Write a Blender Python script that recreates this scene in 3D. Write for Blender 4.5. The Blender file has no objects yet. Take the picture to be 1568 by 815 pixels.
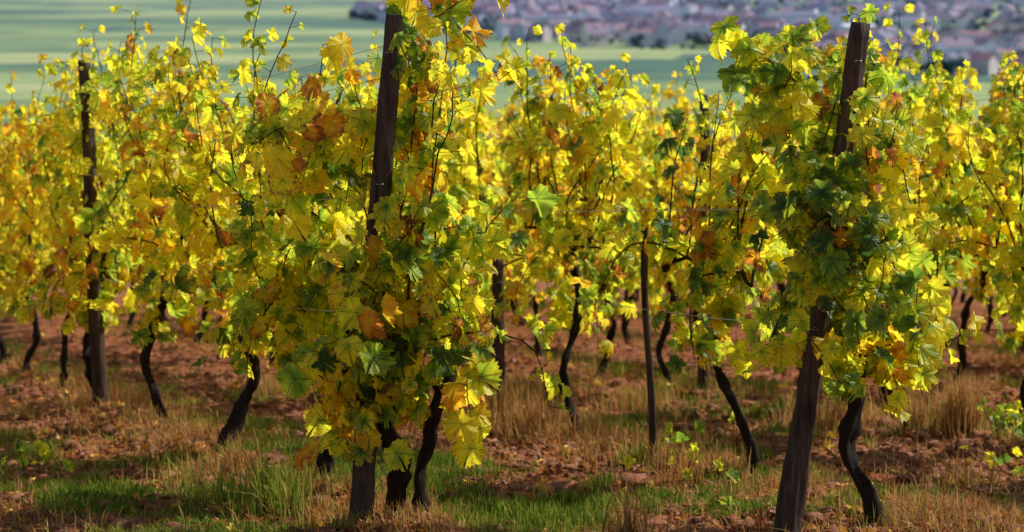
import bpy, math, random
import numpy as np
from mathutils import Vector
import bmesh

rng = np.random.default_rng(7)
random.seed(7)
scene = bpy.context.scene
SLOPE = 0.124
ROWS = -0.457   # dX/dY of a vine row
ROW_ANG = math.atan2(1.0, ROWS)

# ------------------------------------------------------------------ helpers
def vnoise(x, y, seed=0):
    x = np.asarray(x, float); y = np.asarray(y, float)
    xi = np.floor(x); yi = np.floor(y)
    fx = x - xi; fy = y - yi
    fx = fx*fx*(3-2*fx); fy = fy*fy*(3-2*fy)
    def h(a, b):
        v = np.sin(a*127.1 + b*311.7 + seed*74.7)*43758.5453
        return v - np.floor(v)
    return ((h(xi, yi)*(1-fx) + h(xi+1, yi)*fx)*(1-fy) +
            (h(xi, yi+1)*(1-fx) + h(xi+1, yi+1)*fx)*fy)

def fbm(x, y, seed=0, o=4):
    s = 0; a = .5; t = 0
    for i in range(o):
        s = s + a*vnoise(x*2**i, y*2**i, seed+i*3.3); t += a; a *= .5
    return s/t

def rowcoord(x, y):
    return (x - ROWS*(y-7.0) + 0.45)/2.0      # integer on each vine row

def gz(x, y):
    x = np.asarray(x, float); y = np.asarray(y, float)
    a = np.where(y < 400, y, np.where(y < 560, y-(y-400)**2/320.0, 480.0))
    z = -SLOPE*a
    near = np.clip(1-(np.hypot(x, y-12)-18)/20, 0, 1)
    f = rowcoord(x, y); f = f-np.round(f)
    b = 0.06*np.exp(-(f/0.16)**2) + 0.08*(fbm(x*1.1, y*1.1, 5)-.5) + 0.08*(fbm(x*5, y*5, 9, 3)-.5)
    far = 1.2*(fbm(x/60, y/60, 3)-.5)*np.clip((y-60)/200, 0, 1)
    return z + near*b + far

class MB:
    def __init__(s):
        s.v=[]; s.a=[]; s.b=[]; s.n=0; s.f=[]; s.m=[]
    def add(s, verts, faces, mat, A=None, B=None):
        verts = np.asarray(verts, float).reshape(-1,3)
        k = len(verts)
        s.v.append(verts)
        s.a.append(np.zeros((k,3)) if A is None else np.broadcast_to(A,(k,3)))
        s.b.append(np.zeros((k,3)) if B is None else np.broadcast_to(B,(k,3)))
        faces = np.asarray(faces, dtype=np.int64)
        s.f.append(faces + s.n); s.m.append(mat)
        s.n += k
    def addmore(s, faces, mat, base):
        s.f.append(np.asarray(faces, dtype=np.int64)+base); s.m.append(mat)
    def mesh(s, name, mats, smooth=True):
        me = bpy.data.meshes.new(name)
        V = np.concatenate(s.v)
        me.vertices.add(len(V)); me.vertices.foreach_set('co', V.astype(np.float32).ravel())
        lv = np.concatenate([f.ravel() for f in s.f])
        tot = np.concatenate([np.full(len(f), f.shape[1]) for f in s.f])
        st = np.concatenate([[0], np.cumsum(tot)[:-1]])
        mi = np.concatenate([np.full(len(f), m) for f, m in zip(s.f, s.m)])
        me.loops.add(len(lv)); me.loops.foreach_set('vertex_index', lv.astype(np.int32))
        me.polygons.add(len(tot))
        me.polygons.foreach_set('loop_start', st.astype(np.int32))
        me.polygons.foreach_set('loop_total', tot.astype(np.int32))
        me.polygons.foreach_set('material_index', mi.astype(np.int32))
        me.polygons.foreach_set('use_smooth', np.full(len(tot), smooth))
        for nm, arr in (('lc', s.a), ('lr', s.b)):
            at = me.attributes.new(nm, 'FLOAT_VECTOR', 'POINT')
            at.data.foreach_set('vector', np.concatenate(arr).astype(np.float32).ravel())
        for m in mats: me.materials.append(m)
        me.update(calc_edges=True); me.validate()
        return me

def obj(name, me, loc=(0,0,0), rotz=0, scale=(1,1,1)):
    o = bpy.data.objects.new(name, me)
    o.location = loc; o.rotation_euler = (0,0,rotz); o.scale = scale
    scene.collection.objects.link(o)
    return o

def tube(mb, P, R, sides, mat, rough=0.0, cap=True, seed=0, B=None):
    P = np.asarray(P, float); n = len(P); R = np.broadcast_to(R, (n,)).astype(float)
    T = np.gradient(P, axis=0); T /= np.linalg.norm(T, axis=1)[:,None]+1e-9
    ref = np.array([1.,0,0]) if abs(T[0][0]) < .8 else np.array([0,1.,0])
    U = ref - T*(T@ref)[:,None]; U /= np.linalg.norm(U,axis=1)[:,None]+1e-9
    W = np.cross(T, U)
    th = np.arange(sides)/sides*2*math.pi
    rr = np.ones((n,sides))
    if rough > 0:
        h = np.arange(n)[:,None]*0.6
        rr += rough*(2*vnoise(np.cos(th)[None]*2.2+seed*7+h*.18, np.sin(th)[None]*2.2+h*.3+seed,seed)-1)
        rr += rough*.6*(2*vnoise(th[None]*sides*.35+0*h, h*.5, seed+4)-1)
    V = P[:,None] + R[:,None,None]*rr[:,:,None]*(np.cos(th)[None,:,None]*U[:,None]+np.sin(th)[None,:,None]*W[:,None])
    V = V.reshape(-1,3)
    i = np.arange(n-1)[:,None]*sides; j = np.arange(sides)[None]; j2=(j+1)%sides
    F = np.stack([i+j, i+j2, i+sides+j2, i+sides+j],-1).reshape(-1,4)
    base = mb.n
    ln = np.repeat(np.arange(n)/max(1,n-1), sides)
    A = np.stack([np.tile(th,n)/6.283, ln, 0*ln],-1)
    mb.add(V, F, mat, A, B)
    if cap:
        c = mb.n
        mb.add([P[-1]+T[-1]*R[-1]*.1], np.zeros((0,3),int), mat, [0,2,0], B)
        top = base+(n-1)*sides
        jj = np.arange(sides)
        mb.addmore(np.stack([top+jj, top+(jj+1)%sides, np.full(sides,c)],-1), mat, 0)

# ------------------------------------------------------------------ materials
def newmat(name):
    m = bpy.data.materials.new(name); m.use_nodes = True
    nt = m.node_tree; nt.nodes.clear()
    return m, nt, nt.nodes, nt.links
def N(nt, t, **k):
    n = nt.nodes.new(t)
    for a,b in k.items(): setattr(n,a,b)
    return n
def M(nt, op, a, b=None, c=None, clamp=False):
    n = nt.nodes.new('ShaderNodeMath'); n.operation = op; n.use_clamp = clamp
    for i,x in enumerate((a,b,c)):
        if x is None: continue
        if isinstance(x,(int,float)): n.inputs[i].default_value = x
        else: nt.links.new(x, n.inputs[i])
    return n.outputs[0]
def ramp(nt, fac, stops, interp='LINEAR'):
    n = nt.nodes.new('ShaderNodeValToRGB'); cr = n.color_ramp; cr.interpolation = interp
    while len(cr.elements) < len(stops): cr.elements.new(.5)
    for e,(p,c) in zip(cr.elements, stops):
        e.position = p; e.color = (c[0],c[1],c[2],1)
    nt.links.new(fac, n.inputs[0]); return n.outputs[0]
def mixcol(nt, fac, a, b, blend='MIX'):
    n = nt.nodes.new('ShaderNodeMix'); n.data_type='RGBA'; n.blend_type=blend
    F = n.inputs[0]; A_=[i for i in n.inputs if i.type=='RGBA'][0]; B_=[i for i in n.inputs if i.type=='RGBA'][1]
    for sock,x in ((F,fac),(A_,a),(B_,b)):
        if isinstance(x,(int,float)): sock.default_value = x
        elif isinstance(x,tuple): sock.default_value = (x[0],x[1],x[2],1)
        else: nt.links.new(x, sock)
    return [o for o in n.outputs if o.type=='RGBA'][0]
def noise(nt, vec, scale, detail=4, rough=.55):
    n = nt.nodes.new('ShaderNodeTexNoise'); n.inputs['Scale'].default_value=scale
    n.inputs['Detail'].default_value=detail; n.inputs['Roughness'].default_value=rough
    if vec is not None: nt.links.new(vec, n.inputs['Vector'])
    return n.outputs[0]

def leaf_material(name, stops, trans=.55, boost=.72, spec=.3, simple=False, vlo=.92, vhi=.35):
    m, nt, nd, lk = newmat(name)
    lc = N(nt,'ShaderNodeAttribute',attribute_name='lc'); lr = N(nt,'ShaderNodeAttribute',attribute_name='lr')
    s1 = N(nt,'ShaderNodeSeparateXYZ'); s2 = N(nt,'ShaderNodeSeparateXYZ')
    lk.new(lc.outputs['Vector'], s1.inputs[0]); lk.new(lr.outputs['Vector'], s2.inputs[0])
    r, vein, edge = s1.outputs
    hue, br, val = s2.outputs
    if simple:
        col = ramp(nt, hue, stops)
        hsv = N(nt,'ShaderNodeHueSaturation'); lk.new(col, hsv.inputs['Color']); lk.new(M(nt,'ADD',.65,M(nt,'MULTIPLY',val,.6)), hsv.inputs['Value'])
        col = hsv.outputs[0]
        p = N(nt,'ShaderNodeBsdfDiffuse'); lk.new(col,p.inputs[0]); t = N(nt,'ShaderNodeBsdfTranslucent'); lk.new(col,t.inputs[0])
    else:
        tc = N(nt,'ShaderNodeTexCoord')
        oi = N(nt,'ShaderNodeObjectInfo')
        v8 = M(nt,'POWER',vein,7.0)
        nz = noise(nt, tc.outputs['Object'], 20, 1)
        nf = noise(nt, tc.outputs['Object'], 110, 3)
        h = M(nt,'ADD', hue, M(nt,'MULTIPLY', M(nt,'SUBTRACT', r, .55), M(nt,'MULTIPLY',br,.38)))
        h = M(nt,'ADD', h, M(nt,'MULTIPLY', v8, -.17))
        h = M(nt,'ADD', h, M(nt,'MULTIPLY', M(nt,'SUBTRACT', nz,.5), .5))
        h = M(nt,'ADD', h, M(nt,'MULTIPLY', M(nt,'SUBTRACT', oi.outputs['Random'],.5), .08), clamp=True)
        col = ramp(nt, h, stops)
        sp = M(nt,'MULTIPLY', M(nt,'SUBTRACT', M(nt,'ADD', nf, M(nt,'MULTIPLY', edge, M(nt,'MULTIPLY',br,.26))), .66), 8.0, clamp=True)
        col = mixcol(nt, sp, col, (.30,.105,.02))
        vv = M(nt,'ADD', vlo, M(nt,'MULTIPLY', val, vhi))
        vv = M(nt,'MULTIPLY', vv, M(nt,'ADD', .82, M(nt,'MULTIPLY', nf, .36)))
        hsv = N(nt,'ShaderNodeHueSaturation'); lk.new(col, hsv.inputs['Color']); lk.new(vv, hsv.inputs['Value'])
        col = hsv.outputs[0]
        g = N(nt,'ShaderNodeGamma'); g.inputs[1].default_value = boost; lk.new(col, g.inputs[0])
        p = N(nt,'ShaderNodeBsdfPrincipled'); lk.new(col,p.inputs['Base Color'])
        p.inputs['Roughness'].default_value=.38; p.inputs['Specular IOR Level'].default_value=spec
        bp = N(nt,'ShaderNodeBump'); bp.inputs['Strength'].default_value=.7; bp.inputs['Distance'].default_value=.004
        lk.new(M(nt,'SUBTRACT', nf, v8), bp.inputs['Height']); lk.new(bp.outputs[0], p.inputs['Normal'])
        t = N(nt,'ShaderNodeBsdfTranslucent')
        tcol = mixcol(nt, M(nt,'MULTIPLY',v8,.45), g.outputs[0], (.14,.15,.01))
        lk.new(tcol,t.inputs[0])
    mx = N(nt,'ShaderNodeMixShader'); mx.inputs[0].default_value=trans
    lk.new(p.outputs[0],mx.inputs[1]); lk.new(t.outputs[0],mx.inputs[2])
    o = N(nt,'ShaderNodeOutputMaterial'); lk.new(mx.outputs[0],o.inputs[0])
    return m

VINE_STOPS = [(0,(.035,.10,.012)),(.17,(.13,.27,.016)),(.32,(.44,.58,.018)),(.46,(.92,.86,.018)),(.64,(1.0,.76,.016)),(.80,(.95,.44,.013)),(.91,(.6,.18,.015)),(1,(.20,.06,.02))]
leafM = leaf_material('vine_leaf_autumn', VINE_STOPS, trans=.66, boost=.80, spec=.5)
fallM = leaf_material('fallen_leaf', [(0,(.6,.55,.04)),(.25,(.75,.46,.04)),(.5,(.5,.17,.03)),(.75,(.28,.08,.025)),(1,(.14,.05,.025))], trans=.25, boost=.9)
grassM = leaf_material('grass_blade', [(0,(.07,.15,.018)),(.3,(.22,.30,.03)),(.5,(.42,.40,.08)),(.7,(.58,.33,.12)),(1,(.40,.14,.05))], trans=.42, simple=True)

def bark_material(name, dark, light, sc=40):
    m, nt, nd, lk = newmat(name)
    tc = N(nt,'ShaderNodeTexCoord'); mp = N(nt,'ShaderNodeMapping'); mp.inputs['Scale'].default_value=(1,1,.12)
    lk.new(tc.outputs['Object'], mp.inputs[0])
    a = noise(nt, mp.outputs[0], sc*2.2, 6, .65)
    b = noise(nt, tc.outputs['Object'], 9, 4)
    f = M(nt,'ADD', M(nt,'MULTIPLY',a,.8), M(nt,'MULTIPLY',b,.3), clamp=True)
    col = ramp(nt, f, [(.35,dark),(.62,tuple((x+y)/2 for x,y in zip(dark,light))),(.8,light)])
    p = N(nt,'ShaderNodeBsdfPrincipled'); lk.new(col,p.inputs['Base Color']); p.inputs['Roughness'].default_value=.85
    p.inputs['Specular IOR Level'].default_value=.2
    bp = N(nt,'ShaderNodeBump'); bp.inputs['Strength'].default_value=.9; bp.inputs['Distance'].default_value=.012
    lk.new(a,bp.inputs['Height']); lk.new(bp.outputs[0],p.inputs['Normal'])
    o = N(nt,'ShaderNodeOutputMaterial'); lk.new(p.outputs[0],o.inputs[0])
    return m
barkM = bark_material('vine_bark',(.005,.004,.0035),(.05,.03,.02))
caneM = bark_material('vine_cane',(.04,.015,.008),(.16,.065,.025),60)
woodM = bark_material('weathered_post_wood',(.008,.006,.005),(.17,.115,.08),22)
cutM = bark_material('post_cut_end',(.06,.045,.035),(.26,.20,.15),50)
wm, nt, nd, lk = newmat('galvanised_wire'); p=N(nt,'ShaderNodeBsdfPrincipled'); p.inputs['Base Color'].default_value=(.5,.5,.5,1); p.inputs['Metallic'].default_value=.6; p.inputs['Roughness'].default_value=.5
o=N(nt,'ShaderNodeOutputMaterial'); lk.new(p.outputs[0],o.inputs[0]); wireM=wm

# ------------------------------------------------------------------ leaf template
ctrl_a = np.array([0,14,27,40,52,66,80,95,110,128,148,166,180.])
ctrl_r = np.array([1,.90,.76,.87,.95,.84,.70,.78,.80,.72,.68,.50,.10])
half = np.array([0,7,14,21,27,34,40,46,52,59,66,73,80,88,95,103,110,119,128,138,148,158,168])
full = np.concatenate([half, -half[1:][::-1]])
NP = len(full)
def template(k):
    r = np.interp(np.abs(full), ctrl_a, ctrl_r)
    r = r*(1+ .055*np.where(np.arange(NP)%2==0,1,-1)*np.where(np.abs(full)<160,1,0))
    r = r*(1+ .05*np.sin(np.arange(NP)*1.7+k*2.1)+.06*np.sin(np.arange(NP)*.6+k))
    if k==1: r = np.where((np.abs(full)>18)&(np.abs(full)<36), r*1.1, r)
    if k==2: r = np.where((np.abs(full)>68)&(np.abs(full)<90)|((np.abs(full)>20)&(np.abs(full)<34)), r*.80, r)
    if k==3: r = np.where(full>40, r*.82, r)
    th = np.radians(full)
    ring = lambda s: np.stack([np.sin(th)*r*s, np.cos(th)*r*s],-1)
    xy = np.concatenate([[[0,0]], ring(.5), ring(1)])
    rad = np.concatenate([[0], r*.5, r])
    lobes = np.array([0,52,-52,110,-110])
    dv = np.min(np.abs(full[:,None]-lobes[None]),axis=1)
    vn = np.clip(1-dv/14,0,1)
    vein = np.concatenate([[1],vn,vn])
    edge = np.concatenate([[0],np.full(NP,.25),np.ones(NP)])
    tha = np.concatenate([[0],th,th])
    return xy, rad, vein, edge, tha
TEMPL = [template(k) for k in range(4)]
jj = np.arange(NP-1)
TRI = np.stack([np.zeros(NP-1,int), 1+jj, 2+jj],-1)
QUAD = np.stack([1+jj, 1+NP+jj, 2+NP+jj, 2+jj],-1)
NV = 1+2*NP

def norm(a): return a/(np.linalg.norm(a,axis=-1,keepdims=True)+1e-9)

def add_leaves(mb, J, Tip, Nor, S, HUE, BR, VAL, mat, rg):
    n = len(J)
    if n==0: return
    k = rg.integers(0,4,n)
    for kk in range(4):
        idx = np.where(k==kk)[0]
        if len(idx)==0: continue
        xy, rad, vein, edge, tha = TEMPL[kk]
        m = len(idx)
        T = norm(Tip[idx]); Nn = Nor[idx]; Nn = norm(Nn - T*np.sum(T*Nn,1,keepdims=True)); X = np.cross(T,Nn)
        dryf = np.clip((HUE[idx]-.7)*4,0,1)[:,None]          # withered leaves curl up
        a = rg.uniform(-.35,.85,m)[:,None]+dryf*.5; b = rg.uniform(.06,.36,m)[:,None]*(1+dryf*.8); ph = rg.uniform(0,6.28,m)[:,None]
        c = rg.uniform(-.4,.75,m)[:,None]+dryf*.6
        x = xy[None,:,0]*rg.uniform(.75,1.15,m)[:,None]*(1-.35*dryf); y = np.broadcast_to(xy[None,:,1],(m,NV))
        z = -a*rad[None]**2*.8 + b*rad[None]*np.sin(3*tha[None]+ph) + c*np.abs(x)*.8 - .05*vein[None]*rad[None] + .07*rad[None]*np.sin(9*tha[None]+ph*3)
        V = J[idx][:,None] + S[idx][:,None,None]*(x[...,None]*X[:,None]+y[...,None]*T[:,None]+z[...,None]*Nn[:,None])
        A = np.stack([np.broadcast_to(rad,(m,NV)),np.broadcast_to(vein,(m,NV)),np.broadcast_to(edge,(m,NV))],-1).reshape(-1,3)
        B = np.repeat(np.stack([HUE[idx],BR[idx],VAL[idx]],-1),NV,axis=0)
        off = (np.arange(m)*NV)[:,None,None]
        base = mb.n
        mb.add(V.reshape(-1,3), (TRI[None]+off).reshape(-1,3), mat, A, B)
        mb.addmore((QUAD[None]+off).reshape(-1,4), mat, base)

# ------------------------------------------------------------------ vine
CA,SA=math.cos(-ROW_ANG),math.sin(-ROW_ANG)
def w2l(v): return np.array([v[0]*CA-v[1]*SA, v[0]*SA+v[1]*CA, v[2]])
def make_vine(seed, H=2.0, low=.5, arm=.5, n_sh=13, droop=.25, trunk_lean=(0,0), head=.75, hue=.5, thick=.17, twin=False, tr=.030, lsize=1.0, extra=0, clusters=(), lat=.55, wisps=3):
    rg = np.random.default_rng(seed)
    mb = MB()
    n = 36
    for tw in range(2 if twin else 1):
        t = np.linspace(0,1,n)
        px = trunk_lean[0]*t + .046*np.sin(t*4+rg.uniform(0,6)) + .022*np.sin(t*10+rg.uniform(0,6)) + .007*np.sin(t*23+rg.uniform(0,6))
        py = trunk_lean[1]*t + .048*np.sin(t*4.6+rg.uniform(0,6)) + .022*np.sin(t*9+rg.uniform(0,6)) + .007*np.sin(t*21+rg.uniform(0,6))
        px -= px[0]; py -= py[0]
        if twin:
            py += (-.05 if tw==0 else .05)*(1-.3*t)
            px += .02*tw
        P = np.stack([px,py,-.12+t*(head+.12)],-1)
        kn = sum(rg.uniform(.15,.4)*np.exp(-((t-c)/.03)**2) for c in rg.uniform(.2,.9,3))
        R = tr*(1.0-.3*t+.55*np.exp(-((t-1)/.1)**2)+.4*np.exp(-((t-.12)/.10)**2)+kn)*(1+.08*rg.normal(size=n))
        tube(mb,P,R,16,0,rough=.38,seed=seed+tw)
    hx,hy = P[-1][0],P[-1][1]
    starts=[]
    for sgn in (-1,1):
        L = arm*rg.uniform(.75,1.1); q=np.linspace(0,1,9)
        Pa = np.stack([hx+sgn*L*q, hy+.03*(np.sin(q*5+.7*seed)-math.sin(.7*seed)), head-.02+ .12*np.sin(q*2.4)+.012*np.sin(q*14)],-1)
        tube(mb,Pa,.013-.006*q,7,0,rough=.25,seed=seed+5)
        for s in np.linspace(.05,1,int(math.ceil(n_sh/2))):
            i=s*8; i0=int(min(7,math.floor(i))); f=i-i0
            starts.append((Pa[i0]*(1-f)+Pa[i0+1]*f, sgn*s, False))
    for i in range(wisps):
        s=starts[int(rg.integers(0,len(starts)))]; starts.append((s[0],s[1],True))
    J=[];D=[];TP=[];NO=[];SZ=[];HU=[]
    for st,sx,wisp in starts:
        dr = rg.random() < droop and not wisp
        side = rg.choice([-1,1])
        d = np.array([rg.normal(0,.22)+sx*.10, side*rg.uniform(.05,.3), 1.0])
        if dr: d = np.array([rg.normal(0,.5), side*rg.uniform(.6,1.2), rg.uniform(.3,.9)])
        L = rg.uniform(.74,1.08)*(H-head)*1.03 if not dr else rg.uniform(.6,1.0)
        if wisp: L=(H-head)*rg.uniform(1.05,1.25)
        step=.065; ns=int(L/step)
        p = st.copy(); pts=[p.copy()]
        hb = hue + rg.normal(0,.10)
        for i in range(ns):
            d = norm(d)
            d = d + rg.normal(0,.12,3)
            if dr:
                d[2] -= .17
                if abs(p[1])>.28: d[1]*=.5
                if p[2] < low+.1: break
            else:
                d[2] += .06+.08*wisp; d[1] -= p[1]*.9
                if p[2] > H-.05 and not wisp: d[2]-=.4; d[0]+=rg.normal(0,.2)
            d = norm(d); p = p + d*step
            pts.append(p.copy())
        pts=np.array(pts)
        if len(pts)<3: continue
        tube(mb,pts,np.linspace(.0060,.0018,len(pts)),5,1,cap=False)
        for i in range(1,len(pts)):
            fr=i/len(pts)
            cnt = 1 + (rg.random()<lat) + (rg.random()<lat*.5)
            if wisp: cnt = 1+(rg.random()<.3) if pts[i][2]>H-.35 else 0
            if not dr and pts[i][2] < low+.2 and rg.random()<.3: cnt=max(0,cnt-1)
            for c in range(int(cnt)):
                sd = 1 if (i+c)%2 else -1
                pd = norm(np.array([sd*rg.uniform(.1,1.0)+rg.normal(0,.3), rg.normal(0,1.0), rg.uniform(-.2,.7)]))
                pl = rg.uniform(.04,.10)*(1 if c==0 else rg.uniform(1.0,1.8))
                if wisp: pl*=.6
                J.append(pts[i]+pd*pl); D.append(pts[i])
                out = np.array([pd[0]*.3, np.sign(pts[i][1]+pd[1]*.2+1e-3)*rg.uniform(.35,1.2), rg.uniform(-.1,.9)])
                NO.append(out+rg.normal(0,.5,3))
                TP.append(np.array([pd[0]*.7+rg.normal(0,.3), pd[1]*.5, -rg.uniform(.2,1.2)]))
                SZ.append(rg.uniform(.040,.080)*(1-.25*max(0,fr-.7)*3)*lsize*(.72 if wisp else 1))
                HU.append(hb + rg.normal(0,.12))
    for i in range(50+extra):
        s = rg.uniform(-1,1)
        z = rg.uniform(low, head+.25)
        pos = np.array([hx+s*arm*rg.uniform(.2,1.0)*min(1,.35+(z-low)/.4), hy+rg.normal(0,thick*.6), z])
        J.append(pos); D.append(pos+np.array([rg.normal(0,.02),rg.normal(0,.02),rg.uniform(.05,.09)]))
        NO.append(np.array([rg.normal(0,.4), np.sign(pos[1]-hy)*rg.uniform(.4,1), rg.uniform(0,.6)])+rg.normal(0,.4,3))
        TP.append(np.array([rg.normal(0,.4),rg.normal(0,.3),-1.]))
        SZ.append(rg.uniform(.042,.082)*lsize); HU.append(hue-.06+rg.normal(0,.15))
    for (cx,cy,cz,rx,ry,rz,cnt,hb) in clusters:
        made=0
        while made<cnt:
            q=norm(rg.normal(size=3))*rg.random()**.45
            c0=np.array([cx+q[0]*rx,cy+q[1]*ry,cz+q[2]*rz])
            nn=int(rg.integers(4,8)); d=norm(np.array([rg.normal(0,.5),rg.normal(0,.3),rg.choice([-1,1])*.8])); hh=hb+rg.normal(0,.10)
            pts=[c0]
            for i in range(nn): d=norm(d+rg.normal(0,.2,3)-np.array([0,0,.12])); pts.append(pts[-1]+d*.045)
            L_=np.array([w2l(v) for v in pts])
            tube(mb,L_,np.linspace(.003,.0015,len(L_)),5,1,cap=False)
            for i,v in enumerate(pts):
                pd=norm(np.array([rg.normal(0,1),rg.normal(-.3,.8),rg.uniform(-.2,.6)])); pl=rg.uniform(.03,.08)
                J.append(w2l(v+pd*pl)); D.append(w2l(v))
                NO.append(w2l(np.array([(v[0]-cx)*2.2,-rg.uniform(.1,1.0),rg.uniform(0,.9)])+rg.normal(0,.42,3)))
                TP.append(w2l(np.array([pd[0]*.7+rg.normal(0,.3),pd[1]*.3-.1,-rg.uniform(.3,1.2)])))
                SZ.append(rg.uniform(.038,.080)*lsize); HU.append(hh+rg.normal(0,.13)); made+=1
    J=np.array(J);D=np.array(D);TP=np.array(TP);NO=np.array(NO);SZ=np.array(SZ);HU=np.array(HU)
    m=len(J)
    w = rg.random(m)<.06; HU[w]=rg.uniform(.76,1.0,w.sum())
    add_leaves(mb,J,TP,NO,SZ,HU,rg.uniform(0,1,m),rg.uniform(0,1,m),2,rg)
    ax = norm(J-D); u = norm(np.cross(ax,rg.normal(size=(m,3)))); v=np.cross(ax,u)
    pr=.0013
    ringv=[]
    for e in (D,J):
        for k in range(3):
            a=k*2.094
            ringv.append(e+pr*(math.cos(a)*u+math.sin(a)*v))
    V=np.stack(ringv,1)
    F0=np.array([[0,1,4,3],[1,2,5,4],[2,0,3,5]])
    mb.add(V.reshape(-1,3),(F0[None]+(np.arange(m)*6)[:,None,None]).reshape(-1,4),1)
    return mb.mesh('grape_vine_mesh_%d'%seed,[barkM,caneM,leafM])

def place_vine(me, x, y, flip=False, s=1.0, dz=0):
    return obj('grape_vine', me, (x,y,float(gz(x,y))+dz), ROW_ANG+(math.pi if flip else 0), (s,s,s))
def rowx(q,y): return q+ROWS*(y-7.0)

A=-.45;Bq=1.55;Cq=3.55
hero = [
 (dict(seed=11,H=1.72,low=.45,arm=.15,n_sh=10,droop=.15,head=.62,hue=.42,twin=True,tr=.032,thick=.15,extra=25,lsize=1.0,lat=.4,wisps=1,
    clusters=[(0,-.18,.92,.20,.10,.40,170,.33),(-.30,.05,1.45,.19,.15,.20,85,.54),(.05,.02,1.87,.10,.10,.10,36,.56),(.08,.05,1.42,.08,.12,.20,34,.38),(.14,-.1,.72,.13,.1,.18,44,.42),(-.16,-.12,.58,.13,.1,.12,40,.54)]), -.36, 7.0, False),
 (dict(seed=12,H=1.76,low=.45,arm=.40,n_sh=14,droop=.22,head=.72,hue=.48,tr=.030,extra=60,lsize=1.02,
    clusters=[(0,-.1,1.15,.3,.12,.32,65,.42),(-.1,-.05,.8,.3,.12,.25,60,.46)]), -.80, 7.85, False),
 (dict(seed=13,H=1.86,low=.46,arm=.50,n_sh=14,droop=.22,head=.68,hue=.50,trunk_lean=(.03,-.10),tr=.028,extra=45,clusters=[(.1,-.1,.75,.3,.12,.22,50,.46)]), -1.33, 9.05, False),
 (dict(seed=14,H=1.88,low=.48,arm=.50,n_sh=14,droop=.2,head=.78,hue=.53,trunk_lean=(0,-.08),tr=.026,extra=35), -1.80, 10.15, False),
 (dict(seed=21,H=1.66,low=.48,arm=.17,n_sh=11,droop=.2,head=.80,hue=.38,trunk_lean=(.10,.10),tr=.030,thick=.15,extra=30,lsize=1.0,lat=.4,wisps=2,
    clusters=[(-.20,-.18,1.0,.20,.10,.42,175,.34),(-.36,0,1.50,.15,.13,.20,85,.37),(-.02,.03,1.38,.10,.12,.22,38,.36),(-.05,-.1,.70,.18,.1,.18,56,.44)]), 1.36, 7.0, False),
 (dict(seed=22,H=1.60,low=.50,arm=.42,n_sh=12,droop=.22,head=.82,hue=.47,trunk_lean=(.14,.08),tr=.022,extra=40), 1.00, 8.40, False),
 (dict(seed=23,H=1.88,low=.56,arm=.50,n_sh=13,droop=.12,head=.92,hue=.49,trunk_lean=(.03,.03),tr=.023,extra=15,wisps=4), .335, 9.9, False),
]
for prm,x,y,fl in hero:
    place_vine(make_vine(**prm),x,y,fl)
gen=[]
for i in range(10):
    r=random.Random(100+i)
    gen.append(make_vine(seed=40+i,H=r.uniform(1.74,1.96),low=r.uniform(.42,.58),arm=r.uniform(.48,.56),n_sh=14,droop=r.uniform(.12,.3),
        head=r.uniform(.7,.85),hue=r.uniform(.43,.58),trunk_lean=(r.uniform(-.12,.12),r.uniform(-.10,.10)),tr=r.uniform(.020,.028),extra=30))
rr=random.Random(5); gi=0
def fill(q, ys, lo=.92, hi=1.05):
    global gi
    for y in ys:
        gi += rr.randint(1,4)
        place_vine(gen[gi%10], rowx(q,y)+rr.uniform(-.04,.04), y, rr.random()<.5, rr.uniform(lo,hi))
fill(A,[11.25,12.2,13.3,14.3,15.3,16.4,17.4,18.4],.90,1.0)
fill(Bq,[10.95,12.0],1.0,1.06)
fill(Bq,[13.0,14.0,15.1,16.1,17.2,18.2,19.2,20.2,21.3,22.3,23.4,24.5])
fill(Cq,[8.3,9.25,10.3,11.3,12.4,13.4,14.4,15.5,16.5,17.5,18.6,19.6,20.7,21.7,22.7,23.8,24.8])
for k,(y0) in enumerate([9.6,10.6,12,13.5,15]):
    q=Cq+2*(k+1); y=y0
    while y<26.5:
        fill(q,[y]); y+=1.04
fill(A-2,[7.2,8.2,9.3,10.3,11.4,12.4])

# ------------------------------------------------------------------ posts
def post(x,y,h,top_dx,top_dy,r=.048,seed=1):
    mb=MB(); n=44; t=np.linspace(0,1,n)
    P=np.stack([top_dx*t+.006*np.sin(t*7+seed),top_dy*t+.006*np.sin(t*5+seed*2),-.2+t*(h+.2)],-1)
    R=r*(1.0-.26*t)*(1+.02*np.sin(t*23+seed))
    R[-1]*=.93
    tube(mb,P,R,30,0,rough=.15,cap=False,seed=seed)
    top=mb.n-30; c=mb.n
    mb.add([P[-1]+np.array([0,0,.003])],np.zeros((0,3),int),1,[0,2,0])
    k=np.arange(30); mb.addmore(np.stack([top+k,top+(k+1)%30,np.full(30,c)],-1),1,0)
    for hh in (h*.42,h*.68,h*.93):
        a=np.linspace(0,math.pi,7); tt=hh/h
        cx=top_dx*tt; cy=top_dy*tt
        tube(mb,np.stack([cx+.012*np.cos(a), cy-r*.86-.006*np.sin(a), hh+0*a],-1),.0016,5,2,cap=False)
    return obj('wooden_vineyard_post',mb.mesh('post_mesh_%d'%seed,[woodM,cutM,wireM]),(x,y,float(gz(x,y))))
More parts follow.
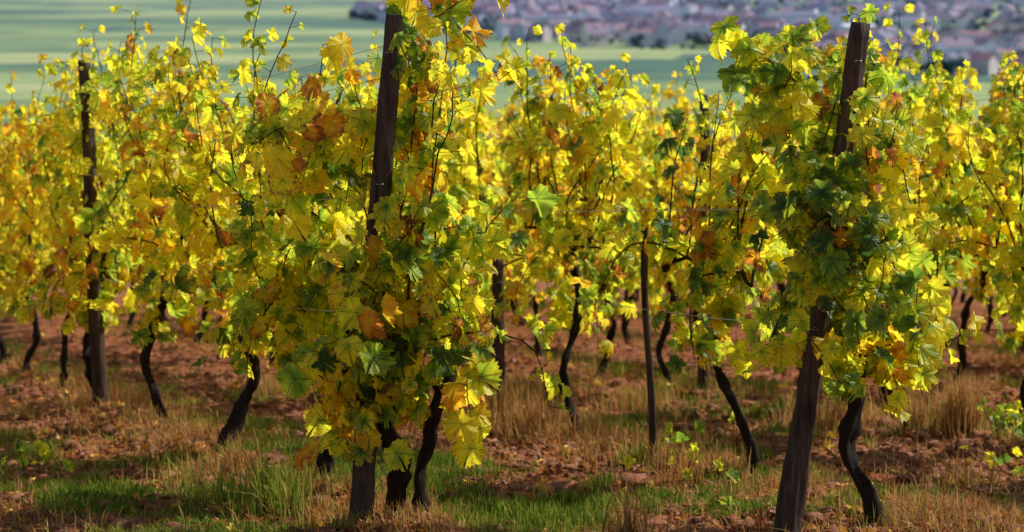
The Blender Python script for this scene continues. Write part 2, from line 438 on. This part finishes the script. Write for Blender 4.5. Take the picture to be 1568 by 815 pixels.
posts={'A':[(-.56,6.9,1.82,.15,.02,.044,1),(-2.36,11.2,2.0,-.03,-.06,.046,2),(rowx(A,15.8),15.8,1.7,.03,0,.046,3)],
 'B':[(.96,6.9,1.84,.25,.03,.045,4),(-.09,10.45,.9,.02,0,.042,5),(rowx(Bq,14.9),14.9,1.5,0,0,.046,6),(rowx(Bq,19.3),19.3,1.6,0,0,.046,7)],
 'C':[(rowx(Cq,8.0),8.0,1.9,.1,0,.05,8),(1.20,12.15,1.86,-.03,0,.038,9),(rowx(Cq,16.4),16.4,1.6,0,0,.046,10),(rowx(Cq,20.8),20.8,1.6,0,0,.046,11)]}
for k,l in posts.items():
    for a in l: post(*a)
for k in range(3):
    for i in range(4):
        y=9.3+k*1.4+i*4.3; post(rowx(Cq+2*(k+1),y),y,1.65,random.uniform(-.05,.05),0,.046,20+k*4+i)
mb=MB(); t=np.linspace(0,1,20)
tube(mb,np.stack([-.045*t+.01*np.sin(t*6),0*t,-.15+t*1.22],-1),.019-.003*t,12,0,rough=.2,seed=3)
obj('vine_stake',mb.mesh('stake_mesh',[woodM]),(.635,8.75,float(gz(.635,8.75))))
for k,l in posts.items():
    mb=MB()
    for lev in (.78,1.2,1.72):
        pts=[]
        for i in range(len(l)):
            x,y,h,dx,dy,r,_=l[i]
            if lev>h: continue
            fr=lev/h
            a=np.array([x+dx*fr,y+dy*fr-r*.9,float(gz(x,y))+lev])
            if pts:
                prev=pts[-1]
                for q in (.25,.5,.75):
                    pts.append(prev*(1-q)+a*q-np.array([0,0,.03*4*q*(1-q)]))
            pts.append(a)
        if len(pts)>1: tube(mb,pts,.0014,6,0,cap=False)
    obj('trellis_wire',mb.mesh('wire_mesh_'+k,[wireM]))

# ------------------------------------------------------------------ ground
def axis(lo,hi,step,far_lo,far_hi,g=1.16):
    c=list(np.arange(lo,hi,step)); s=step; v=hi
    up=[]
    while v<far_hi: up.append(v); s*=g; v+=s
    up.append(far_hi); s=step; v=lo; dn=[]
    while True:
        s*=g; v-=s
        if v<far_lo: break
        dn.append(v)
    dn.append(far_lo)
    return np.array(dn[::-1]+c+up)
xs=axis(-4,5.5,.04,-9000,9000,1.14); ys=axis(6,17,.04,-300,14000,1.10)
X,Y=np.meshgrid(xs,ys); Z=gz(X,Y)
nx,ny=len(xs),len(ys)
i=np.arange(ny-1)[:,None]*nx; j=np.arange(nx-1)[None]
F=np.stack([i+j,i+j+1,i+nx+j+1,i+nx+j],-1).reshape(-1,4)
m,nt,nd,lk=newmat('ground_soil_and_fields')
geo=N(nt,'ShaderNodeNewGeometry'); pos=geo.outputs['Position']
sep=N(nt,'ShaderNodeSeparateXYZ'); lk.new(pos,sep.inputs[0])
px,py,pz=sep.outputs
n1=noise(nt,pos,1.3,5); n2=noise(nt,pos,14,6,.65); n3=noise(nt,pos,60,4,.7)
soil=ramp(nt,M(nt,'ADD',M(nt,'MULTIPLY',n2,.6),M(nt,'MULTIPLY',n3,.4)),[(.34,(.06,.019,.009)),(.47,(.28,.09,.038)),(.60,(.50,.19,.09)),(.85,(.64,.34,.20))])
moss=ramp(nt,n3,[(.3,(.04,.055,.012)),(.7,(.20,.22,.045))])
rc=M(nt,'MULTIPLY',M(nt,'ADD',M(nt,'ADD',px,M(nt,'MULTIPLY',py,.457)),.45-7*.457),.5)
fr=M(nt,'ABSOLUTE',M(nt,'SUBTRACT',M(nt,'FRACT',rc),.32))
gm=M(nt,'MULTIPLY',M(nt,'SUBTRACT',M(nt,'ADD',M(nt,'SUBTRACT',.36,fr),M(nt,'MULTIPLY',M(nt,'SUBTRACT',n1,.5),1.3)),.30),4.0,clamp=True)
near=mixcol(nt,M(nt,'MULTIPLY',gm,.5),soil,moss)
def field_layer(rot,sx,sy):
    mp=N(nt,'ShaderNodeMapping'); mp.inputs['Rotation'].default_value=(0,0,rot); mp.inputs['Scale'].default_value=(1/sx,1/sy,0); lk.new(pos,mp.inputs[0]); return mp.outputs[0]
vo=N(nt,'ShaderNodeTexVoronoi'); vo.distance='CHEBYCHEV'; vo.inputs['Scale'].default_value=1.0; vo.inputs['Randomness'].default_value=.9; lk.new(field_layer(.12,230.,150.),vo.inputs['Vector'])
sc=N(nt,'ShaderNodeSeparateColor'); lk.new(vo.outputs['Color'],sc.inputs[0])
st=noise(nt,field_layer(-.06,200.,24.),1.0,6,.7)
ff=M(nt,'ADD',M(nt,'MULTIPLY',sc.outputs[0],.34),M(nt,'MULTIPLY',st,1.1))
field=ramp(nt,ff,[(.50,(.03,.085,.065)),(.62,(.085,.16,.07)),(.74,(.20,.28,.09)),(.86,(.34,.39,.13)),(1.0,(.48,.46,.20))])
haze_far=M(nt,'MULTIPLY',M(nt,'SUBTRACT',py,500.),1/4500.,clamp=True)
field=mixcol(nt,M(nt,'ADD',.12,M(nt,'MULTIPLY',haze_far,.36)),field,(.20,.27,.34))  # bluish aerial haze painted into the field colour, stronger with distance
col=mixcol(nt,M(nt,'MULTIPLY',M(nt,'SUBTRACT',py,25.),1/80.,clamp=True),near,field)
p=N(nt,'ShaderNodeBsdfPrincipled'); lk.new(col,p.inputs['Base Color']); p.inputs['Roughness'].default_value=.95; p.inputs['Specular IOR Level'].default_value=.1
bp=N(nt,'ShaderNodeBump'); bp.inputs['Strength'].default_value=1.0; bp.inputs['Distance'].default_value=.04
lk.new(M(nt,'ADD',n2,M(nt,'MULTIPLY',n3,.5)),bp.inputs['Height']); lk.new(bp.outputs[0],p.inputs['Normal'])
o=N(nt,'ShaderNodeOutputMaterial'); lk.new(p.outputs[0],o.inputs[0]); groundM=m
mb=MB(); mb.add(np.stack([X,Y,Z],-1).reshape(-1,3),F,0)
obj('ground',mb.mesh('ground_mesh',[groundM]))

# ------------------------------------------------------------------ grass
def blades(mb,x,y,L,hue,rg,width=.0035,lean=.45,lift=0):
    n=len(x); z=gz(x,y)-.005+lift
    az=rg.uniform(0,6.283,n); ln=np.abs(rg.normal(0,lean,n))
    wa=az+math.pi/2+rg.normal(0,.4,n)
    d=np.stack([np.cos(az),np.sin(az),0*az],-1); w=np.stack([np.cos(wa),np.sin(wa),0*wa],-1)
    up=np.array([0,0,1.])
    b=np.stack([x,y,z],-1); wd=(width*rg.uniform(.6,1.5,n))[:,None]
    p1=b+up*(L*.55*np.clip(1.2-.4*ln,.1,1))[:,None]+d*(L*.35*ln)[:,None]
    p2=b+up*(L*np.clip(1-.42*ln,.06,1))[:,None]+d*(L*.95*np.minimum(ln,1.2))[:,None]
    V=np.stack([b-w*wd,b+w*wd,p1-w*wd*.75,p1+w*wd*.75,p2],1).reshape(-1,3)
    off=(np.arange(n)*5)[:,None]
    A=np.tile(np.array([[.3,0,0],[.3,0,0],[.55,0,0],[.55,0,0],[.8,0,.3]]),(n,1))
    B=np.repeat(np.stack([hue,rg.uniform(0,1,n),rg.uniform(0,1,n)],-1),5,axis=0)
    base=mb.n
    mb.add(V,np.array([[0,1,3,2]])+off,0,A,B)
    mb.addmore(np.array([[2,3,4]])+off,0,base)
rg=np.random.default_rng(3)
mb=MB()
n=300000
u=rg.random(n); y=6.3/(1-u*(1-6.3/27)); x=rg.uniform(-.30,.31,n)*y+rg.normal(0,.2,n)
f=rowcoord(x,y); fl=np.floor(f); k=f-fl
amp=np.select([fl==-1,fl==0,fl==1],[.80,1.10,.45],.8)
g=fbm(x*.9,y*.9,21); g2=fbm(x*3.5,y*3.5,31,3)
kc=np.where(fl==-1,.62,.28)
green=np.exp(-((k-kc)/.17)**2)*amp+(g-.5)*2.4+(g2-.5)*2.4
keepg=green>.74+rg.normal(0,.12,n)
L=.025+.05*rg.random(n)+.10*np.clip(g2-.45,0,1)
hue=np.clip(.34+.6*(.5-g)+rg.normal(0,.16,n),0,1)
blades(mb,x[keepg],y[keepg],L[keepg],hue[keepg],rg,.0028,.7)
fr=np.abs(f-np.round(f))
dry=(np.exp(-((fr)/.15)**2)+(fbm(x*2.3,y*2.3,51)-.5)*2.4>.80+rg.normal(0,.15,n))&(~keepg)&(rg.random(n)<.5)
blades(mb,x[dry],y[dry],(.04+.10*rg.random(n))[dry],np.clip(.76+rg.normal(0,.15,n),0,1)[dry],rg,.0022,.95)
lit=(~keepg)&(~dry)&(rg.random(n)<.12)
blades(mb,x[lit],y[lit],(.04+.09*rg.random(n))[lit],np.clip(.80+rg.normal(0,.15,n),0,1)[lit],rg,.0022,2.2,.006)
def tuft(cx,cy,r,cnt,L,h,wd=.003,lean=.4):
    a=rg.uniform(0,6.283,cnt); q=r*np.abs(rg.normal(0,.6,cnt))
    blades(mb,cx+q*np.cos(a),cy+q*np.sin(a),L*rg.uniform(.3,1.1,cnt),np.clip(h+rg.normal(0,.11,cnt),0,1),rg,wd,lean)
for cx,cy,r,c,L,h in [(-.95,7.35,.14,190,.30,.36),(-.82,7.2,.12,140,.26,.40),(-1.15,7.6,.15,130,.20,.42),(-1.4,8.3,.14,150,.20,.55),(-.35,7.9,.2,200,.14,.3),
   (2.25,9.75,.13,700,.36,.74),(2.05,9.9,.12,300,.28,.70),(-.10,10.4,.30,800,.28,.76),(.1,10.0,.28,450,.20,.78),(.38,9.75,.2,250,.16,.75),
   (.42,7.0,.10,130,.24,.82),(.95,8.5,.2,250,.14,.76),(.65,8.8,.2,250,.16,.74),(-.35,10.6,.25,350,.22,.74),(-2.3,11.3,.25,400,.18,.76),(-1.85,10.2,.2,250,.18,.74),
   (1.9,8.2,.2,200,.14,.72),(1.7,10.3,.3,400,.20,.70),(.75,11.6,.3,400,.20,.68),(.3,12.4,.3,400,.20,.66),(-1.5,12.4,.3,350,.18,.66),(-.05,7.5,.3,500,.11,.26),(.15,7.2,.25,400,.09,.28),
   (.55,7.9,.10,150,.10,.1),(.62,7.75,.12,150,.10,.12)]:
    tuft(cx,cy,r,c,L,h)
for i in range(260):
    yy=float(6.8/(1-rg.random()*(1-6.8/22))); q=rg.integers(-1,7)
    xx=rowx(A+2*int(q),yy)+rg.normal(0,.3)
    if abs(xx)<.3*yy: tuft(xx,yy,.12,int(rg.integers(30,120)),rg.uniform(.08,.20),rg.choice([.34,.66,.76,.82]),.0025,.6)
obj('grass',mb.mesh('grass_mesh',[grassM]))

mb=MB(); n=9500
u=rg.random(n); y=6.5/(1-u*(1-6.5/22)); x=rg.uniform(-.30,.31,n)*y
f=rowcoord(x,y); k=np.abs(f-np.round(f)); kp=rg.random(n)<(.25+.75*np.exp(-(k/.22)**2)); x=x[kp];y=y[kp];n=len(x)
J=np.stack([x,y,gz(x,y)+rg.uniform(.006,.03,n)],-1); tp=rg.normal(0,1,(n,3)); tp[:,2]*=.25
no=rg.normal(0,.4,(n,3)); no[:,2]+=1
add_leaves(mb,J,tp,no,rg.uniform(.018,.050,n),rg.beta(2.8,1.3,n),rg.random(n),rg.random(n),0,rg)
obj('fallen_leaves',mb.mesh('fallen_leaves_mesh',[fallM]))
mb=MB()
for cx,cy,c in [(.62,8.15,6),(.72,8.6,5),(2.5,9.6,45),(2.75,9.9,45),(1.1,9.5,4),(2.3,8.8,8),(.8,7.6,5),(2.9,10.6,40),(-2.1,8.6,8)]:
    xx=cx+rg.normal(0,.13,c); yy=cy+rg.normal(0,.13,c)
    J=np.stack([xx,yy,gz(xx,yy)+rg.uniform(.03,.2,c)],-1); tp=rg.normal(0,1,(c,3)); tp[:,2]-=.2; no=rg.normal(0,.5,(c,3)); no[:,2]+=.8; no[:,1]-=.3
    add_leaves(mb,J,tp,no,rg.uniform(.025,.05,c),rg.uniform(.15,.5,c),rg.random(c)*.5,rg.random(c),0,rg)
    for q in range(c):
        tube(mb,np.array([[xx[q]*.5+cx*.5,yy[q]*.5+cy*.5,float(gz(cx,cy))-.01],[xx[q],yy[q],J[q][2]]]),.0015,4,1,cap=False)
obj('low_weeds',mb.mesh('weeds_mesh',[leafM,caneM]))

bm=bmesh.new(); bmesh.ops.create_icosphere(bm,subdivisions=2,radius=1); iv=np.array([v.co[:] for v in bm.verts]); ifc=np.array([[v.index for v in f_.verts] for f_ in bm.faces]); bm.free()
mb=MB(); n=12000
u=rg.random(n); y=6.4/(1-u*(1-6.4/18)); x=rg.uniform(-.30,.31,n)*y
f=rowcoord(x,y); k=f-np.floor(f); kp=rg.random(n)<np.clip(1.15-np.exp(-((k-.30)/.15)**2),.1,1); x=x[kp];y=y[kp];n=len(x)
s=.007+.028*rg.random(n)**3+.004
s=s*np.where(rg.random(n)<.03,1.6,1)
nv=len(iv)
dis=1+.35*np.sin(iv[None,:,0]*rg.uniform(2,6,(n,1))+rg.uniform(0,6,(n,1)))*np.cos(iv[None,:,1]*rg.uniform(2,6,(n,1))+rg.uniform(0,6,(n,1)))+.2*np.sin(iv[None,:,2]*rg.uniform(4,8,(n,1))+rg.uniform(0,6,(n,1)))
V=iv[None]*dis[...,None]*s[:,None,None]*np.stack([rg.uniform(.8,1.5,n),rg.uniform(.8,1.5,n),rg.uniform(.5,.8,n)],-1)[:,None]
V=V+np.stack([x,y,gz(x,y)+s*.2],-1)[:,None]
mb.add(V.reshape(-1,3),(ifc[None]+(np.arange(n)*nv)[:,None,None]).reshape(-1,3),0)
m,nt,nd,lk=newmat('red_soil_clod'); geo=N(nt,'ShaderNodeNewGeometry')
c1=noise(nt,geo.outputs['Position'],40,5); c2=noise(nt,geo.outputs['Position'],7,2)
col=ramp(nt,M(nt,'ADD',M(nt,'MULTIPLY',c1,.5),M(nt,'MULTIPLY',c2,.5)),[(.3,(.07,.022,.011)),(.5,(.27,.09,.04)),(.7,(.44,.20,.11))])
p=N(nt,'ShaderNodeBsdfPrincipled'); lk.new(col,p.inputs['Base Color']); p.inputs['Roughness'].default_value=.95
bp=N(nt,'ShaderNodeBump'); bp.inputs['Distance'].default_value=.01; lk.new(noise(nt,geo.outputs['Position'],150,4),bp.inputs['Height']); lk.new(bp.outputs[0],p.inputs['Normal'])
o=N(nt,'ShaderNodeOutputMaterial'); lk.new(p.outputs[0],o.inputs[0])
obj('soil_clods',mb.mesh('clods_mesh',[m],smooth=True))

# ------------------------------------------------------------------ distant town + trees
m,nt,nd,lk=newmat('town_paint_with_haze'); at=N(nt,'ShaderNodeAttribute',attribute_name='lr')  # town and tree base colours, with aerial haze already mixed in
p=N(nt,'ShaderNodeBsdfPrincipled'); lk.new(at.outputs['Color'],p.inputs['Base Color']); p.inputs['Roughness'].default_value=.8
o=N(nt,'ShaderNodeOutputMaterial'); lk.new(p.outputs[0],o.inputs[0]); townM=m
def town_y_limits(a):
    nearD=np.interp(a,[-.07,-.03,.04,.12,.15,.26,.4],[2100,1650,1430,1400,1130,1050,1050])
    farD=np.interp(a,[-.07,-.03,.04,.10,.14,.4],[2300,2600,2900,3300,4800,4800])
    return nearD,farD
rg=np.random.default_rng(17)
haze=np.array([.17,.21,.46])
mb=MB(); mt=MB()
walls=np.array([[1.,.95,.90],[.95,.85,.76],[.90,.68,.62],[1.,.98,.97],[.95,.76,.60],[.62,.56,.62]])
roofs=np.array([[.26,.12,.10],[.36,.17,.15],[.20,.12,.13],[.15,.13,.17],[.22,.14,.14]])
def house(x,y,w,d,h,rh,yaw,wc,rc_):
    z=float(gz(x,y)); hz=.25+.40*min(1,(y-1000)/3000)  # hz: share of haze blended into wall, roof and window colours
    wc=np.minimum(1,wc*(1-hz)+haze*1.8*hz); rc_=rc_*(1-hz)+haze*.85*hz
    c,s=math.cos(yaw),math.sin(yaw); R=np.array([[c,s,0],[-s,c,0],[0,0,1]])
    v=np.array([[-w,-d,-1],[w,-d,-1],[w,d,-1],[-w,d,-1],[-w,-d,h],[w,-d,h],[w,d,h],[-w,d,h],[-w,0,h+rh],[w,0,h+rh]],float)
    T=lambda q: q@R+np.array([x,y,z])
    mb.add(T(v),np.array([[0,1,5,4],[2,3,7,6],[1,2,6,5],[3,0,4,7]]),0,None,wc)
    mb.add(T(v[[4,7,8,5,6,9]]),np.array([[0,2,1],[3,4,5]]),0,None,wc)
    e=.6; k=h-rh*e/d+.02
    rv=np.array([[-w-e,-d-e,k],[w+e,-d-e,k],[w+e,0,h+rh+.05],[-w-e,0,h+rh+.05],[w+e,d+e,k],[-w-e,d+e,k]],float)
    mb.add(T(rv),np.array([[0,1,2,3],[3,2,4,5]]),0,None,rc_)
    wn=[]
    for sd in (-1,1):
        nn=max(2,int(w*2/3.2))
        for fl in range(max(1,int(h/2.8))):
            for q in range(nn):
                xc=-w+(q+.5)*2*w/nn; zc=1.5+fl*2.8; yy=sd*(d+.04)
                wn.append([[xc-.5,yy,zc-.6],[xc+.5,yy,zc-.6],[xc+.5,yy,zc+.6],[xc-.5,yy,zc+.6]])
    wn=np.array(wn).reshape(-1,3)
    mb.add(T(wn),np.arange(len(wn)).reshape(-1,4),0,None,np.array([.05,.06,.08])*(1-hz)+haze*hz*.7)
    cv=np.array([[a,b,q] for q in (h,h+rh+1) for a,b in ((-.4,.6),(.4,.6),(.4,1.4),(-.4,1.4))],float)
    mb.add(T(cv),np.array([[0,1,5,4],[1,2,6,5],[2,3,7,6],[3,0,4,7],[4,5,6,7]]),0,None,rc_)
cnt=0
while cnt<800:
    a=rg.uniform(-.075,.40); n0,f0=town_y_limits(a); y=n0*(f0/n0)**(rg.random()**1.0); x=a*y
    den=fbm(x/160,y/160,77,2)
    if den<.38+.12*rg.random(): continue
    yaw=float(vnoise(x/250,y/250,8))*3+rg.choice([0,math.pi/2])+rg.normal(0,.08)
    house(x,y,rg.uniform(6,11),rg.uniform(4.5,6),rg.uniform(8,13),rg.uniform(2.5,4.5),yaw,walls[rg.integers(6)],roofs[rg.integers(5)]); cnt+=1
house(.172*1600,1600,13,8,10,1.5,.2,np.array([1.,1.,1.])*1.0,np.array([1.,1,1]))
for q in range(14):
    a=rg.uniform(.0,.27); y=rg.uniform(1500,2600); house(a*y,y,rg.uniform(14,26),rg.uniform(8,11),rg.uniform(10,16),2,.3,walls[3],roofs[3])
obj('distant_town',mb.mesh('town_mesh',[townM],smooth=False))
bm=bmesh.new(); bmesh.ops.create_icosphere(bm,subdivisions=1,radius=1); i1=np.array([v.co[:] for v in bm.verts]); f1=np.array([[v.index for v in f_.verts] for f_ in bm.faces]); bm.free()
def dtree(x,y,s):
    hz=.28+.5*min(1,(y-1000)/3000)  # distance haze painted into trunk and crown colours
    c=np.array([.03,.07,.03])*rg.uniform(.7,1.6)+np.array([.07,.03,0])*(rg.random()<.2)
    z=float(gz(x,y))
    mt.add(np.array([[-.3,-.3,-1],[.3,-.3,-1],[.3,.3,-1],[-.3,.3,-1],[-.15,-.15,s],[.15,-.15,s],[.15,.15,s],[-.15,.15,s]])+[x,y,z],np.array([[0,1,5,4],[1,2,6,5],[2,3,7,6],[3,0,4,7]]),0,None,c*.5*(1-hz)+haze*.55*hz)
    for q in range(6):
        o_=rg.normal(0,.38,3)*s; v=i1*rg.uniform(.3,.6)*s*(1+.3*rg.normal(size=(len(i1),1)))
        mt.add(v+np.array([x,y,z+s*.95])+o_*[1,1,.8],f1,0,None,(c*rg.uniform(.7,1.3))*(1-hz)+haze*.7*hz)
cnt=0
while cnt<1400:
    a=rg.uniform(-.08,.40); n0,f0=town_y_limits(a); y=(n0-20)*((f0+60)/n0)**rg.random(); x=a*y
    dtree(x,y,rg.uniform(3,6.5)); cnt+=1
for q in range(20):
    y0=rg.uniform(1250,5200); a0=rg.uniform(-.34,.30); L=rg.uniform(60,350); sl=rg.normal(0,.18)
    for t in np.arange(0,L,7):
        x=a0*y0+t; y=y0+t*sl+rg.normal(0,2)
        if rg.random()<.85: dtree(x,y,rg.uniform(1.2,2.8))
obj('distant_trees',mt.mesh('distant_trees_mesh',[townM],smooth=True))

# ------------------------------------------------------------------ light / sky / camera
EL=math.radians(45); AZ=math.radians(64)
sd=Vector((math.sin(AZ)*math.cos(EL),math.cos(AZ)*math.cos(EL),math.sin(EL)))
w=bpy.data.worlds.new('World'); scene.world=w; w.use_nodes=True
nt=w.node_tree; bg=nt.nodes['Background']; sky=nt.nodes.new('ShaderNodeTexSky'); sky.sky_type='NISHITA'; sky.sun_disc=False
sky.sun_elevation=EL; sky.sun_rotation=AZ; nt.links.new(sky.outputs[0],bg.inputs[0]); bg.inputs[1].default_value=.125
ld=bpy.data.lights.new('sun','SUN'); ld.energy=5.0; ld.angle=math.radians(.5); ld.color=(1,.96,.86)
lo=bpy.data.objects.new('sun',ld); lo.rotation_euler=sd.to_track_quat('Z','Y').to_euler(); scene.collection.objects.link(lo)
cd=bpy.data.cameras.new('camera'); cd.lens=70; cd.sensor_width=36; cd.clip_end=30000; cd.clip_start=.1
cd.dof.use_dof=True; cd.dof.focus_distance=7.0; cd.dof.aperture_fstop=3.5
co=bpy.data.objects.new('camera',cd); co.location=(0,0,1.21); co.rotation_euler=(math.radians(90-8.7),0,0); scene.collection.objects.link(co)
scene.camera=co
scene.view_settings.view_transform='Standard'; scene.view_settings.look='None'; scene.view_settings.exposure=0
